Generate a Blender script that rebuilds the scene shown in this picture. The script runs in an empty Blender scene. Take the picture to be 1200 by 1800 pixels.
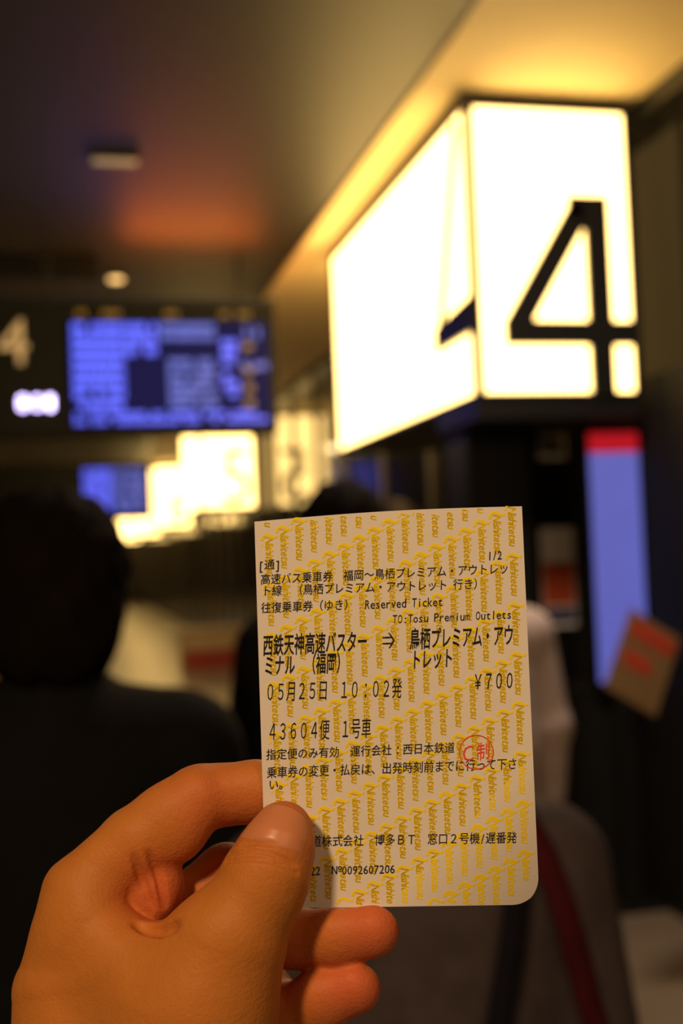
import bpy, bmesh, math, random
import numpy as np
from mathutils import Vector, Matrix

# ------------------------------------------------------------------ camera
SC = bpy.context.scene
F = 2000.0                      # focal length in photo pixels
def _cam_axes():
    Y = np.array([(130 - 600) / F, -(985 - 900) / F, -1.0]); Y /= np.linalg.norm(Y)
    Z = np.array([-0.033, 1, 0.0]); Z -= Z.dot(Y) * Y; Z /= np.linalg.norm(Z)
    X = np.cross(Y, Z)
    return np.array([X, Y, Z])
AX = _cam_axes()
CAM = np.array([0.0, 0.0, 1.5])
cd = bpy.data.cameras.new('camera'); cam = bpy.data.objects.new('camera', cd)
SC.collection.objects.link(cam); SC.camera = cam
cam.matrix_world = Matrix([[*AX[0], CAM[0]], [*AX[1], CAM[1]], [*AX[2], CAM[2]], [0, 0, 0, 1]])
cd.sensor_fit = 'VERTICAL'; cd.sensor_height = 36; cd.lens = 40
cd.clip_start = 0.01; cd.clip_end = 200
cd.dof.use_dof = True; cd.dof.focus_distance = 0.25; cd.dof.aperture_fstop = 10.5

# ------------------------------------------------------------------ world + large lights
W = bpy.data.worlds.new('world'); SC.world = W; W.use_nodes = True
W.node_tree.nodes['Background'].inputs[0].default_value = (0.9, 0.6, 0.4, 1)
W.node_tree.nodes['Background'].inputs[1].default_value = 0.0
def area(name, loc, target, size, power, color, size_y=None):
    l = bpy.data.lights.new(name, 'AREA'); l.energy = power; l.color = color; l.size = size
    if size_y: l.shape = 'RECTANGLE'; l.size_y = size_y
    o = bpy.data.objects.new(name, l); SC.collection.objects.link(o); o.location = loc
    d = Vector(target) - Vector(loc); o.rotation_euler = d.to_track_quat('-Z', 'Y').to_euler()
    return o
area('key_downlight', (-0.75, -1.0, 2.45), (0.0, 0.25, 1.45), 0.15, 21.0, (1, 0.66, 0.36))
area('rear_fill', (0.8, -2.6, 2.6), (0.2, 1.5, 1.2), 1.3, 15.5, (1, 0.64, 0.36))  # soft fill added behind the camera to lighten shadows on the ticket
area('gate_fill', (1.15, 2.7, 3.2), (1.5, 3.6, 0), 0.3, 34.0, (1, 0.75, 0.55))  # fill light added to brighten the white-topped person and the gate
for yy in (8.5, 13.0, 18.5, 25.0, 33.0):
    area('hall_downlight', (0.2, yy, 3.2), (0.2, yy, 0), 0.5, 30.0, (1, 0.72, 0.36))
area('violet_ceiling_fill', (-2.6, 8.5, 2.2), (-1.2, 7.2, 3.3), 0.6, 3.0, (0.35, 0.2, 1))  # added violet light that tints the ceiling; no screen stands there
SC.view_settings.view_transform = 'Standard'; SC.view_settings.look = 'None'
SC.view_settings.gamma = 1; SC.view_settings.use_curve_mapping = False
SC.view_settings.exposure = 0.0

# ------------------------------------------------------------------ materials
def mat(name, col, rough=0.5, metal=0.0, emit=None, estr=1.0, sss=0.0, var=0.0, scale=20, bump=0.0, bscale=200, spec=0.5):
    m = bpy.data.materials.new(name); m.use_nodes = True
    nt = m.node_tree; b = nt.nodes['Principled BSDF']
    b.inputs['Base Color'].default_value = (*col, 1); b.inputs['Roughness'].default_value = rough
    b.inputs['Metallic'].default_value = metal; b.inputs['Specular IOR Level'].default_value = spec
    if emit: b.inputs['Emission Color'].default_value = (*emit, 1); b.inputs['Emission Strength'].default_value = estr
    tc = nt.nodes.new('ShaderNodeTexCoord')
    if var:
        n = nt.nodes.new('ShaderNodeTexNoise'); n.inputs['Scale'].default_value = scale; n.inputs['Detail'].default_value = 4
        nt.links.new(tc.outputs['Object'], n.inputs['Vector'])
        r = nt.nodes.new('ShaderNodeMapRange'); r.inputs[1].default_value = 0.3; r.inputs[2].default_value = 0.7
        r.inputs[3].default_value = 1 - var; r.inputs[4].default_value = 1 + var
        x = nt.nodes.new('ShaderNodeMix'); x.data_type = 'RGBA'; x.blend_type = 'MULTIPLY'; x.inputs[0].default_value = 1
        x.inputs[6].default_value = (*col, 1)
        nt.links.new(n.outputs['Fac'], r.inputs[0]); nt.links.new(r.outputs[0], x.inputs[7])
        nt.links.new(x.outputs[2], b.inputs['Base Color'])
    if bump:
        n = nt.nodes.new('ShaderNodeTexNoise'); n.inputs['Scale'].default_value = bscale; n.inputs['Detail'].default_value = 3
        nt.links.new(tc.outputs['Object'], n.inputs['Vector'])
        bp = nt.nodes.new('ShaderNodeBump'); bp.inputs['Strength'].default_value = bump; bp.inputs['Distance'].default_value = 0.001
        nt.links.new(n.outputs['Fac'], bp.inputs['Height']); nt.links.new(bp.outputs[0], b.inputs['Normal'])
    return m

M = {}
M['black_metal'] = mat('black_metal', (0.012, 0.012, 0.012), 0.35, spec=0.4)
M['board_black'] = mat('board_black', (0.01, 0.010, 0.009), 0.8, spec=0.2)
M['glass_dark'] = mat('glass_dark', (0.01, 0.009, 0.008), 0.09, spec=0.5)
M['glass_dark'].node_tree.nodes['Principled BSDF'].inputs['IOR'].default_value = 1.22
M['mullion'] = mat('mullion', (0.10, 0.085, 0.07), 0.4, 0.6)
M['soffit'] = mat('soffit', (0.82, 0.66, 0.36), 0.7, var=0.03, scale=3)
M['ceiling'] = mat('ceiling', (0.014, 0.009, 0.0045), 0.5, var=0.12, scale=1.5)
M['floor'] = mat('floor', (0.30, 0.24, 0.17), 0.35, var=0.12, scale=2.5)
M['wall'] = mat('wall', (0.09, 0.07, 0.06), 0.6, var=0.2, scale=1)
M['lightbox'] = mat('lightbox', (0.8, 0.75, 0.6), 0.4, emit=(1.0, 0.63, 0.19), estr=6.8)
M['lightbox_dim'] = mat('lightbox_dim', (0.8, 0.75, 0.6), 0.4, emit=(1.0, 0.60, 0.17), estr=1.1)
M['blue'] = mat('blue_pixels', (0.02, 0.02, 0.05), 0.4, emit=(0.10, 0.13, 1.0), estr=1.5)
M['blue_soft'] = mat('blue_grey_pixels', (0.02, 0.02, 0.05), 0.4, emit=(0.12, 0.17, 0.75), estr=0.9)
M['navy'] = mat('navy_screen', (0.003, 0.003, 0.01), 0.7, spec=0.05, emit=(0.02, 0.018, 0.13), estr=0.4)
M['amber'] = mat('amber_pixels', (0.05, 0.03, 0.01), 0.4, emit=(1.0, 0.5, 0.06), estr=0.3)
M['led_white'] = mat('led_white', (0.3, 0.3, 0.4), 0.4, emit=(0.62, 0.5, 1.0), estr=9.0)
M['numeral_dim'] = mat('numeral_dim', (0.5, 0.4, 0.25), 0.5, emit=(1, 0.62, 0.25), estr=0.3)
M['lamp_warm'] = mat('lamp_warm', (0.8, 0.7, 0.5), 0.4, emit=(1, 0.62, 0.2), estr=2.2)
M['lamp_dim'] = mat('lamp_dim', (0.5, 0.45, 0.3), 0.4, emit=(1, 0.75, 0.35), estr=0.12)
M['red_glow'] = mat('red_glow', (0.5, 0.1, 0.05), 0.4, emit=(1, 0.17, 0.02), estr=42.0)  # emission of the added strip that reddens the ceiling
M['cream'] = mat('cream', (0.60, 0.42, 0.22), 0.6, var=0.05)
M['red'] = mat('red_laminate', (0.42, 0.05, 0.02), 0.5, var=0.05)
M['screen_red'] = mat('screen_red', (0.2, 0.01, 0.01), 0.4, emit=(0.62, 0.01, 0.02), estr=0.7)
M['screen_blue'] = mat('screen_blue', (0.1, 0.1, 0.2), 0.4, emit=(0.125, 0.15, 0.66), estr=0.68)
M['screen_line'] = mat('screen_line', (0.1, 0.1, 0.2), 0.4, emit=(0.10, 0.11, 0.45), estr=0.8)

# ------------------------------------------------------------------ object helpers
def link(o, parent=None):
    SC.collection.objects.link(o)
    if parent is not None: o.parent = parent
    return o
def tag(o, label=None, cat=None, group=None, kind=None):
    if label: o['label'] = label
    if cat: o['category'] = cat
    if group: o['group'] = group
    if kind: o['kind'] = kind
    return o
def thing(name, label, cat, loc=(0, 0, 0), rz=0, group=None):
    o = bpy.data.objects.new(name, None); o.empty_display_size = 0.05; link(o)
    o.location = loc; o.rotation_euler = (0, 0, rz)
    return tag(o, label, cat, group)
def mesh_obj(name, verts, faces, m, parent=None, smooth=False):
    me = bpy.data.meshes.new(name); me.from_pydata([tuple(v) for v in verts], [], [tuple(f) for f in faces]); me.update()
    if m: me.materials.append(m)
    if smooth: me.polygons.foreach_set('use_smooth', [True] * len(me.polygons))
    return link(bpy.data.objects.new(name, me), parent)
def bm_obj(name, bm, m, parent=None, smooth=False):
    bmesh.ops.recalc_face_normals(bm, faces=bm.faces)
    me = bpy.data.meshes.new(name); bm.to_mesh(me); bm.free()
    if m: me.materials.append(m)
    if smooth: me.polygons.foreach_set('use_smooth', [True] * len(me.polygons))
    return link(bpy.data.objects.new(name, me), parent)
def bx(bm, x0, x1, y0, y1, z0, z1, bev=0.0):
    r = bmesh.ops.create_cube(bm, size=1)
    for v in r['verts']:
        v.co = Vector(((x0 + x1) / 2 + v.co.x * (x1 - x0), (y0 + y1) / 2 + v.co.y * (y1 - y0), (z0 + z1) / 2 + v.co.z * (z1 - z0)))
    if bev:
        es = list({e for v in r['verts'] for e in v.link_edges})
        bmesh.ops.bevel(bm, geom=es, offset=bev, segments=2, affect='EDGES')
def box(name, x0, x1, y0, y1, z0, z1, m, parent=None, bev=0.0):
    bm = bmesh.new(); bx(bm, x0, x1, y0, y1, z0, z1, bev); return bm_obj(name, bm, m, parent)
def cyl(bm, p, r, h, axis='Z', seg=20, r2=None):
    g = bmesh.ops.create_cone(bm, cap_ends=True, segments=seg, radius1=r, radius2=r if r2 is None else r2, depth=h)
    rot = {'Z': Matrix(), 'Y': Matrix.Rotation(math.pi / 2, 4, 'X'), 'X': Matrix.Rotation(math.pi / 2, 4, 'Y')}[axis]
    for v in g['verts']: v.co = (rot @ v.co) + Vector(p)
def prism(bm, pts, y0, y1):
    a = [bm.verts.new((x, y0, z)) for x, z in pts]; b = [bm.verts.new((x, y1, z)) for x, z in pts]
    bm.faces.new(a); bm.faces.new(b[::-1])
    for i in range(len(pts)): j = (i + 1) % len(pts); bm.faces.new((a[i], b[i], b[j], a[j]))
def bar(bm, p, q, w, y0, y1):
    d = Vector((q[0] - p[0], q[1] - p[1])); d.normalize(); n = Vector((-d.y, d.x)) * w / 2
    prism(bm, [(p[0] + n.x, p[1] + n.y), (q[0] + n.x, q[1] + n.y), (q[0] - n.x, q[1] - n.y), (p[0] - n.x, p[1] - n.y)], y0, y1)

# glyph meshes from Blender's own built-in font
_gl = {}
def glyph(ch, off=0.0, res=3):
    k = (ch, off, res)
    if k in _gl: return _gl[k]
    c = bpy.data.curves.new('g', 'FONT'); c.body = ch; c.size = 1; c.resolution_u = res; c.offset = off
    o = bpy.data.objects.new('g', c); SC.collection.objects.link(o)
    dg = bpy.context.evaluated_depsgraph_get(); me = bpy.data.meshes.new_from_object(o.evaluated_get(dg))
    n = len(me.vertices); v = np.zeros(n * 3); me.vertices.foreach_get('co', v)
    f = [tuple(p.vertices) for p in me.polygons]
    bpy.data.objects.remove(o); bpy.data.curves.remove(c); bpy.data.meshes.remove(me)
    _gl[k] = (v.reshape(-1, 3)[:, :2], f); return _gl[k]
def solid_glyph(bm, ch, x, z, w, h, y0, y1):
    v, f = glyph(ch)
    lo, hi = v.min(0), v.max(0)
    P = (v - lo) / (hi - lo) * (w, h) + (x, z)
    a = [bm.verts.new((p[0], y0, p[1])) for p in P]; b = [bm.verts.new((p[0], y1, p[1])) for p in P]
    cnt = {}
    for q in f:
        try: bm.faces.new([a[i] for i in q]); bm.faces.new([b[i] for i in reversed(q)])
        except ValueError: pass
        for i in range(len(q)):
            e = (q[i], q[(i + 1) % len(q)]); cnt[e] = cnt.get(e, 0) + 1
    for (i, j) in cnt:
        if (j, i) not in cnt:
            try: bm.faces.new((a[i], b[i], b[j], a[j]))
            except ValueError: pass

# ------------------------------------------------------------------ implicit surfaces
class SDF:
    def __init__(s, lo, hi, h):
        s.lo = np.array(lo, float); s.h = h
        s.n = np.ceil((np.array(hi) - s.lo) / h).astype(int) + 1
        s.D = np.full(s.n, 1e3, np.float32)
        s.ax = [s.lo[i] + h * np.arange(s.n[i]) for i in range(3)]
    def _blk(s, a, b):
        i0 = np.clip(np.floor((np.array(a) - s.lo) / s.h).astype(int), 0, s.n - 1)
        i1 = np.clip(np.ceil((np.array(b) - s.lo) / s.h).astype(int) + 1, 1, s.n)
        sl = tuple(slice(i0[k], max(i1[k], i0[k] + 1)) for k in range(3))
        g = np.meshgrid(*[s.ax[k][sl[k]].astype(np.float32) for k in range(3)], indexing='ij', sparse=True)
        return sl, g
    def cap(s, a, b, r1, r2=None, k=0.0, sub=False, sc=(1, 1, 1)):
        r2 = r1 if r2 is None else r2
        a = np.array(a, float); b = np.array(b, float); R = max(r1, r2) + (abs(k) * 1.2 if k else 0) + 2 * s.h
        e = R / np.array(sc)
        sl, (x, y, z) = s._blk(np.minimum(a, b) - e, np.maximum(a, b) + e)
        sx, sy, sz = sc
        dx, dy, dz = ((b - a) * sc); L = dx * dx + dy * dy + dz * dz + 1e-9
        px, py, pz = (x - a[0]) * sx, (y - a[1]) * sy, (z - a[2]) * sz
        t = np.clip((px * dx + py * dy + pz * dz) / L, 0, 1)
        d = np.sqrt((px - t * dx) ** 2 + (py - t * dy) ** 2 + (pz - t * dz) ** 2) - (r1 + (r2 - r1) * t)
        s._merge(sl, d, k, sub)
    def chain(s, pts, k=0.0, **kw):
        for p, q in zip(pts[:-1], pts[1:]): s.cap(p[:3], q[:3], p[3], q[3], k, **kw)
    def ell(s, c, r, k=0.0, sub=False):
        c = np.array(c, float); r = np.array(r, float); e = r + abs(k) * 1.2 + 2 * s.h
        sl, (x, y, z) = s._blk(c - e, c + e)
        q = np.sqrt(((x - c[0]) / r[0]) ** 2 + ((y - c[1]) / r[1]) ** 2 + ((z - c[2]) / r[2]) ** 2)
        s._merge(sl, (q - 1) * r.min(), k, sub)
    def _merge(s, sl, d, k, sub):
        D = s.D[sl]
        if sub:
            if k: hh = np.maximum(k - np.abs(D + d), 0) / k; s.D[sl] = np.maximum(D, -d) + hh * hh * k * 0.25
            else: s.D[sl] = np.maximum(D, -d)
        else:
            if k: hh = np.maximum(k - np.abs(D - d), 0) / k; s.D[sl] = np.minimum(D, d) - hh * hh * k * 0.25
            else: s.D[sl] = np.minimum(D, d)
    def union(s, o, k):
        s._merge(tuple(slice(None) for _ in range(3)), o.D, k, False)
    def sample(s, P):
        q = (np.asarray(P, float) - s.lo) / s.h
        i = np.clip(np.floor(q).astype(int), 0, s.n - 2); f = q - i; out = 0
        for a in (0, 1):
            for b in (0, 1):
                for c in (0, 1):
                    w = (f[..., 0] if a else 1 - f[..., 0]) * (f[..., 1] if b else 1 - f[..., 1]) * (f[..., 2] if c else 1 - f[..., 2])
                    out = out + w * s.D[i[..., 0] + a, i[..., 1] + b, i[..., 2] + c]
        return out
    def mesh(s):
        D = s.D.copy()
        for k in range(3):
            ix = [slice(None)] * 3
            ix[k] = 0; D[tuple(ix)] = np.maximum(D[tuple(ix)], s.h * .5); ix[k] = -1; D[tuple(ix)] = np.maximum(D[tuple(ix)], s.h * .5)
        I = D < 0
        c = [np.s_[:-1], np.s_[1:]]
        S = sum(I[c[a], c[b], c[e]].astype(np.int8) for a in (0, 1) for b in (0, 1) for e in (0, 1))
        cells = np.argwhere((S > 0) & (S < 8))
        idx = -np.ones(S.shape, np.int64); idx[tuple(cells.T)] = np.arange(len(cells))
        acc = np.zeros((len(cells), 3)); cnt = np.zeros(len(cells))
        cor = [(a, b, e) for a in (0, 1) for b in (0, 1) for e in (0, 1)]
        for p in cor:
            for q in cor:
                if sum(q) - sum(p) != 1 or any(q[i] < p[i] for i in range(3)): continue
                d0 = D[cells[:, 0] + p[0], cells[:, 1] + p[1], cells[:, 2] + p[2]]
                d1 = D[cells[:, 0] + q[0], cells[:, 1] + q[1], cells[:, 2] + q[2]]
                m = (d0 < 0) != (d1 < 0); t = np.where(m, d0 / np.where(m, d0 - d1, 1), 0)
                pp = np.array(p) + t[:, None] * (np.array(q) - np.array(p))
                acc += pp * m[:, None]; cnt += m
        V = s.lo + (cells + acc / cnt[:, None]) * s.h
        Q = []
        for ax in range(3):
            u, w = [(1, 2), (2, 0), (0, 1)][ax]
            a0 = [slice(None)] * 3; a1 = [slice(None)] * 3; a0[ax] = slice(0, -1); a1[ax] = slice(1, None)
            A, B = I[tuple(a0)], I[tuple(a1)]
            for flip, mk in ((0, A & ~B), (1, B & ~A)):
                e = np.argwhere(mk); e = e[(e[:, u] > 0) & (e[:, w] > 0) & (e[:, u] < S.shape[u]) & (e[:, w] < S.shape[w])]
                def cc(du, dw):
                    g = e.copy(); g[:, u] += du; g[:, w] += dw; return idx[tuple(g.T)]
                q = np.stack([cc(-1, -1), cc(0, -1), cc(0, 0), cc(-1, 0)], 1)
                Q.append(q[:, ::-1] if flip else q)
        return V, np.concatenate(Q)
def np_mesh(name, V, Q, m, parent=None, flip=False):
    if flip: Q = Q[:, ::-1]
    me = bpy.data.meshes.new(name)
    me.vertices.add(len(V)); me.vertices.foreach_set('co', np.ascontiguousarray(V, np.float32).ravel())
    me.loops.add(Q.size); me.loops.foreach_set('vertex_index', np.ascontiguousarray(Q, np.int32).ravel())
    me.polygons.add(len(Q)); me.polygons.foreach_set('loop_start', np.arange(0, Q.size, 4, dtype=np.int32))
    me.update(calc_edges=True); me.validate()
    me.polygons.foreach_set('use_smooth', [True] * len(me.polygons))
    if m: me.materials.append(m)
    return link(bpy.data.objects.new(name, me), parent)

# ------------------------------------------------------------------ the hall
ZC, ZS = 3.262, 3.25
def struct(name, *a, **k): return tag(box(name, *a, **k), kind='structure')
struct('floor', -5, 8, -4, 52, -0.1, 0, M['floor'])
struct('ceiling', -5, 8, -4, 52, ZC, ZC + 0.1, M['ceiling'])
struct('trim_1', 1.33, 2.25, -4, 52, ZS, ZC, M['soffit'])['label'] = 'cream soffit strip along the gate signs'
struct('wall_left', -5.1, -5, -4, 52, 0, ZC, M['wall'])
struct('wall_back', -5, 8, 52, 52.1, 0, ZC, M['wall'])
struct('wall_front', -5, 8, -4.1, -4, 0, ZC, M['wall'])
wr = struct('wall_right', 2.36, 2.45, -4, 52, 0, ZC, M['wall'])
struct('trim_2', 2.25, 2.36, -4, 52, 3.17, ZC, M['black_metal'])
yy = -3.6; pane = mul = None
while yy < 51:
    if pane is None:
        pane = box('glass_panel', 2.335, 2.36, 0.02, 1.18, 0.14, 3.17, M['glass_dark'], wr)
        mul = box('mullion', 2.31, 2.36, -0.025, 0.025, 0.14, 3.17, M['mullion'], wr)
        p, q = pane, mul
    else:
        p, q = pane.copy(), mul.copy(); link(p); link(q)
    p.location.y = yy; q.location.y = yy; yy += 1.2
box('sill', 2.32, 2.36, -4, 51, 0.0, 0.14, M['black_metal'], wr)

# ------------------------------------------------------------------ gate light boxes
def gate_sign(Y0, Y1, label, num, near=False):
    x0, x1, z0, z1 = 1.52, 2.22, 2.06, 3.225
    t = thing('gate_sign', label, 'sign', (x0, Y0, z0), group='lit gate signs along the hall')
    w, L, h = x1 - x0, Y1 - Y0, z1 - z0
    bm = bmesh.new(); f = 0.03
    if near: f = 0.036
    for (a, b) in ((0, f), (w - 0.035, w)):
        for (c, d) in ((0, f), (L - f, L)): bx(bm, a, b, c, d, 0, h)
    for (c, d) in ((0, f), (L - f, L)):
        bx(bm, f, w - 0.035, c, d, h - 0.035, h); bx(bm, f, w - 0.035, c, d, 0, 0.02)
    for (a, b) in ((0, f), (w - f, w)):
        bx(bm, a, b, f, L - f, h - 0.035, h); bx(bm, a, b, f, L - f, 0, 0.02)
    bx(bm, f, w - f, f, L - f, h - 0.02, h - 0.004); bx(bm, f, w - f, f, L - f, 0, 0.012)
    bx(bm, w * .4, w * .4 + .08, L * .45, L * .45 + .08, h, ZS - z0)
    bm_obj('frame', bm, M['black_metal'], t)
    box('front_panel', f, w - 0.035, 0.008, 0.016, 0.02, h - 0.035, M['lightbox'], t)
    box('side_panel', 0.008, 0.016, f, L - f, 0.02, h - 0.035, M['lightbox'], t)
    box('side_panel', w - 0.016, w - 0.008, f, L - f, 0.02, h - 0.035, M['lightbox_dim'], t)
    box('back_panel', f, w - 0.035, L - 0.016, L - 0.008, 0.02, h - 0.035, M['lightbox'], t)
    bm = bmesh.new()
    if num == '4':
        bar(bm, (0.165, 0.262), (0.468, 0.752), 0.100, -0.012, 0.006)
        prism(bm, [(0.410, 0.795), (0.410, 0.705), (0.51, 0.705), (0.51, 0.795)], -0.012, 0.006)
        prism(bm, [(0.476, 0.795), (0.476, 0.0), (0.581, 0.0), (0.581, 0.795)], -0.0125, 0.006)
        prism(bm, [(0.125, 0.299), (0.125, 0.200), (w - 0.02, 0.200), (w - 0.02, 0.299)], -0.0115, 0.006)
    else:
        solid_glyph(bm, num, 0.28, 0.05, 0.34, 0.68, -0.012, 0.006)
    bm_obj('numeral', bm, M['black_metal'], t)
    if num == '4':
        bm = bmesh.new()      # the larger numeral wrapping on to the side panel
        bar(bm, (0.40, 0.30), (0.10, 1.10), 0.034, -0.012, 0.006)
        prism(bm, [(0.0, 0.395), (0.0, 0.255), (0.45, 0.25), (0.45, 0.35)], -0.0125, 0.006)
        for v in bm.verts: v.co = Vector((v.co.y, v.co.x, v.co.z))
        bm_obj('side_numeral', bm, M['black_metal'], t)
    return t
gate_sign(4.10, 6.45, 'large nearest lit box sign with a black numeral four', '4', True)
gate_sign(13.9, 16.0, 'second lit box sign just right of the blue departure board', '5')
gate_sign(21.8, 24.0, 'third glowing box sign further down the hall', '6')
gate_sign(30.0, 32.0, 'fourth glowing box sign, small and far away', '7')
gate_sign(39.0, 41.0, 'farthest and smallest glowing box sign at the end of the row', '8')

# black pillar and door leaf below the nearest sign
t = thing('gate_pillar', 'black pillar carrying the nearest lit box sign', 'pillar', (1.79, 4.75, 0))
bm = bmesh.new(); bx(bm, -0.14, 0.14, -0.15, 0.15, 0.0, 2.06, 0.006); bm_obj('shaft', bm, M['black_metal'], t)
bm = bmesh.new(); bx(bm, -0.16, 0.16, -0.17, 0.17, 0.0, 0.08, 0.004); bm_obj('base_plate', bm, M['black_metal'], t)
bm = bmesh.new(); bx(bm, -0.27, 0.43, -0.64, -0.16, 1.975, 2.06, 0.004); bm_obj('lintel', bm, M['black_metal'], t)
t = thing('door_1', None, None, (2.12, 4.97, 0)); t['kind'] = 'structure'
box('door_frame', -0.18, 0.19, -0.02, 0.03, 0, 2.9, M['black_metal'], t)
box('door_glass', -0.14, 0.15, -0.03, -0.021, 0.1, 2.8, M['glass_dark'], t)
def poster(name, label, x0, x1, z0, z1, parts, y=4.915):
    t = thing(name, label, 'poster', (x0, y, z0))
    box('sheet', 0, x1 - x0, 0, 0.004, 0, z1 - z0, mat(name + '_paper', (0.8, 0.75, 0.68), 0.6), t)
    for a, b, c, d, col in parts:
        box('print_block', a, b, -0.0015, -0.0002, c, d, mat(name + '_ink', col, 0.6), t)
poster('poster', 'white poster with an orange-red lower half on the dark gate door', 2.10, 2.265, 1.10, 1.56,
       [(0.005, 0.16, 0.10, 0.30, (0.50, 0.07, 0.015)), (0.005, 0.16, 0.02, 0.09, (0.07, 0.07, 0.12))])
poster('notice', 'small grey notice high on the dark gate door', 2.11, 2.25, 1.88, 2.0, [(0.02, 0.12, 0.03, 0.09, (0.2, 0.17, 0.13))])

t = thing('reflection_shield', 'added matte black panel hiding reflections in the glass wall beside the gate', 'panel', (2.29, 4.0, 0))  # panel added to keep the kiosk's reflection out of the glass
box('sheet', -0.012, 0.012, -0.9, 0.85, 0.03, 2.15, M['board_black'], t, 0.003)
box('foot', -0.018, 0.018, -0.9, 0.85, 0.0, 0.029, M['black_metal'], t)
# tall display next to the gate
t = thing('display_kiosk', 'tall narrow blue screen with a red header beside the gate', 'screen', (2.15, 4.25, 0))
box('screen_case', -0.105, 0.12, 0.012, 0.05, 0.90, 1.95, M['black_metal'], t, 0.004)
box('screen_header', -0.10, 0.115, 0.004, 0.0115, 1.85, 1.93, M['screen_red'], t)
sp = box('screen', -0.10, 0.115, 0.004, 0.0115, 0.92, 1.849, M['screen_blue'], t)
bm = bmesh.new()
rnd = random.Random(4)
for i in range(24):
    z = 0.95 + i * 0.037
    bx(bm, -0.085, -0.085 + rnd.uniform(0.08, 0.18), 0.001, 0.0035, z, z + 0.012)
tag(bm_obj('text_rows', bm, M['screen_line'], sp), kind='stuff')
bm = bmesh.new(); bx(bm, -0.03, 0.05, 0.02, 0.05, 0.03, 0.92); bx(bm, -0.1, 0.12, -0.04, 0.075, 0, 0.03); bm_obj('stand', bm, M['black_metal'], t)
t = thing('gate_cabinet', 'low black cabinet behind the tall blue screen', 'cabinet', (2.11, 4.345, 0))
box('body', -0.13, 0.15, 0, 0.24, 0.0, 0.86, M['board_black'], t, 0.004)
box('worktop', -0.135, 0.155, -0.005, 0.245, 0.861, 0.885, M['black_metal'], t, 0.003)
box('door', -0.12, 0.14, -0.008, -0.001, 0.06, 0.84, M['board_black'], t, 0.003)
# tilted information board
t = thing('information_board', 'tilted tan board with red print in front of the blue screen', 'sign', (1.72, 3.35, 0))
bm = bmesh.new(); bx(bm, -0.10, 0.10, -0.011, 0.0, -0.145, 0.145, 0.003)
bd = bm_obj('panel', bm, mat('board_tan', (0.20, 0.12, 0.05), 0.5), t); bd.location = (0.03, -0.02, 1.10); bd.rotation_euler = (-0.3, 0.56, 0)
bm = bmesh.new(); bx(bm, -0.08, 0.085, -0.0135, -0.0115, 0.06, 0.12); bx(bm, -0.075, 0.03, -0.0135, -0.0115, -0.04, 0.015)
bm_obj('red_print', bm, M['red'], bd)
bm = bmesh.new(); bx(bm, 0.03, 0.555, 0.03, 0.05, 1.06, 1.08); bx(bm, 0.545, 0.557, 0.0, 0.08, 1.0, 1.14); bm_obj('bracket', bm, M['black_metal'], t)

# ------------------------------------------------------------------ departure boards
def rows(bm, x0, x1, z0, z1, n, rng, y, fill=0.93, gapx=0.014):
    hgt = (z1 - z0) / n
    for i in range(n):
        x = x0
        while x < x1 - 0.006:
            w = rng.choice((0.02, 0.028, 0.036)); 
            if rng.random() < fill: bx(bm, x, min(x + w, x1), y, y + 0.004, z0 + i * hgt + hgt * 0.16, z0 + (i + 1) * hgt - hgt * 0.12)
            x += w + gapx * 0.5
rng = random.Random(7)
t = thing('departure_board', 'wide black hanging departure board with bright blue rows', 'screen', (0, 6.5, 2.2))
box('housing', -1.5, 1.19, 0.02, 0.25, 0.0, 0.745, M['board_black'], t, 0.01)
box('top_rail', -1.5, 1.19, 0.0, 0.26, 0.746, 0.775, M['black_metal'], t)
scr = box('screen', 0.02, 1.14, 0.008, 0.0195, 0.05, 0.64, M['navy'], t)
def part(name, m, parent, fn):
    bm = bmesh.new(); fn(bm); return tag(bm_obj(name, bm, m, parent), kind='stuff')
Yb = 0.002
part('destination_column', M['blue'], scr, lambda b: (rows(b, 0.03, 0.31, 0.13, 0.635, 8, rng, Yb), rows(b, 0.32, 0.50, 0.44, 0.635, 3, rng, Yb)))
part('remark_column', M['blue_soft'], scr, lambda b: (rows(b, 0.56, 0.83, 0.14, 0.43, 6, rng, Yb, .9), rows(b, 0.52, 0.84, 0.53, 0.635, 2, rng, Yb, .95), rows(b, 0.98, 1.13, 0.53, 0.62, 1, rng, Yb, .6), rows(b, 0.98, 1.13, 0.36, 0.41, 1, rng, Yb, .7)))
part('platform_column', M['blue'], scr, lambda b: (rows(b, 0.87, 0.96, 0.39, 0.54, 3, rng, Yb, .85), rows(b, 0.87, 0.96, 0.20, 0.35, 3, rng, Yb, .85)))
part('ticker_row', M['blue'], scr, lambda b: rows(b, 0.03, 1.13, 0.055, 0.125, 2, rng, Yb, .8))
part('status_marks', M['amber'], scr, lambda b: [bx(b, 0.995, 1.045, Yb, Yb + .004, z, z + 0.035) for z in (0.15, 0.24, 0.34, 0.48)])
def heads(b):
    for x, w in ((0.06, 0.05), (0.20, 0.10), (0.55, 0.08), (0.87, 0.05), (0.97, 0.09)): 
        for k in range(int(w / 0.025)): bx(b, x + k * 0.026, x + k * 0.026 + 0.018, 0.012, 0.019, 0.672, 0.700)
part('column_headings', M['amber'], t, heads)
bm = bmesh.new(); solid_glyph(bm, '4', -0.37, 0.40, 0.16, 0.25, 0.008, 0.019); bm_obj('gate_numeral', bm, M['numeral_dim'], t)
bm = bmesh.new()
for i, ch in enumerate('801'): solid_glyph(bm, ch, -0.272 + i * 0.078, 0.145, 0.048 if ch != '1' else 0.03, 0.075, 0.008, 0.019)
bm_obj('clock_digits', bm, M['led_white'], t)
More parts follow.
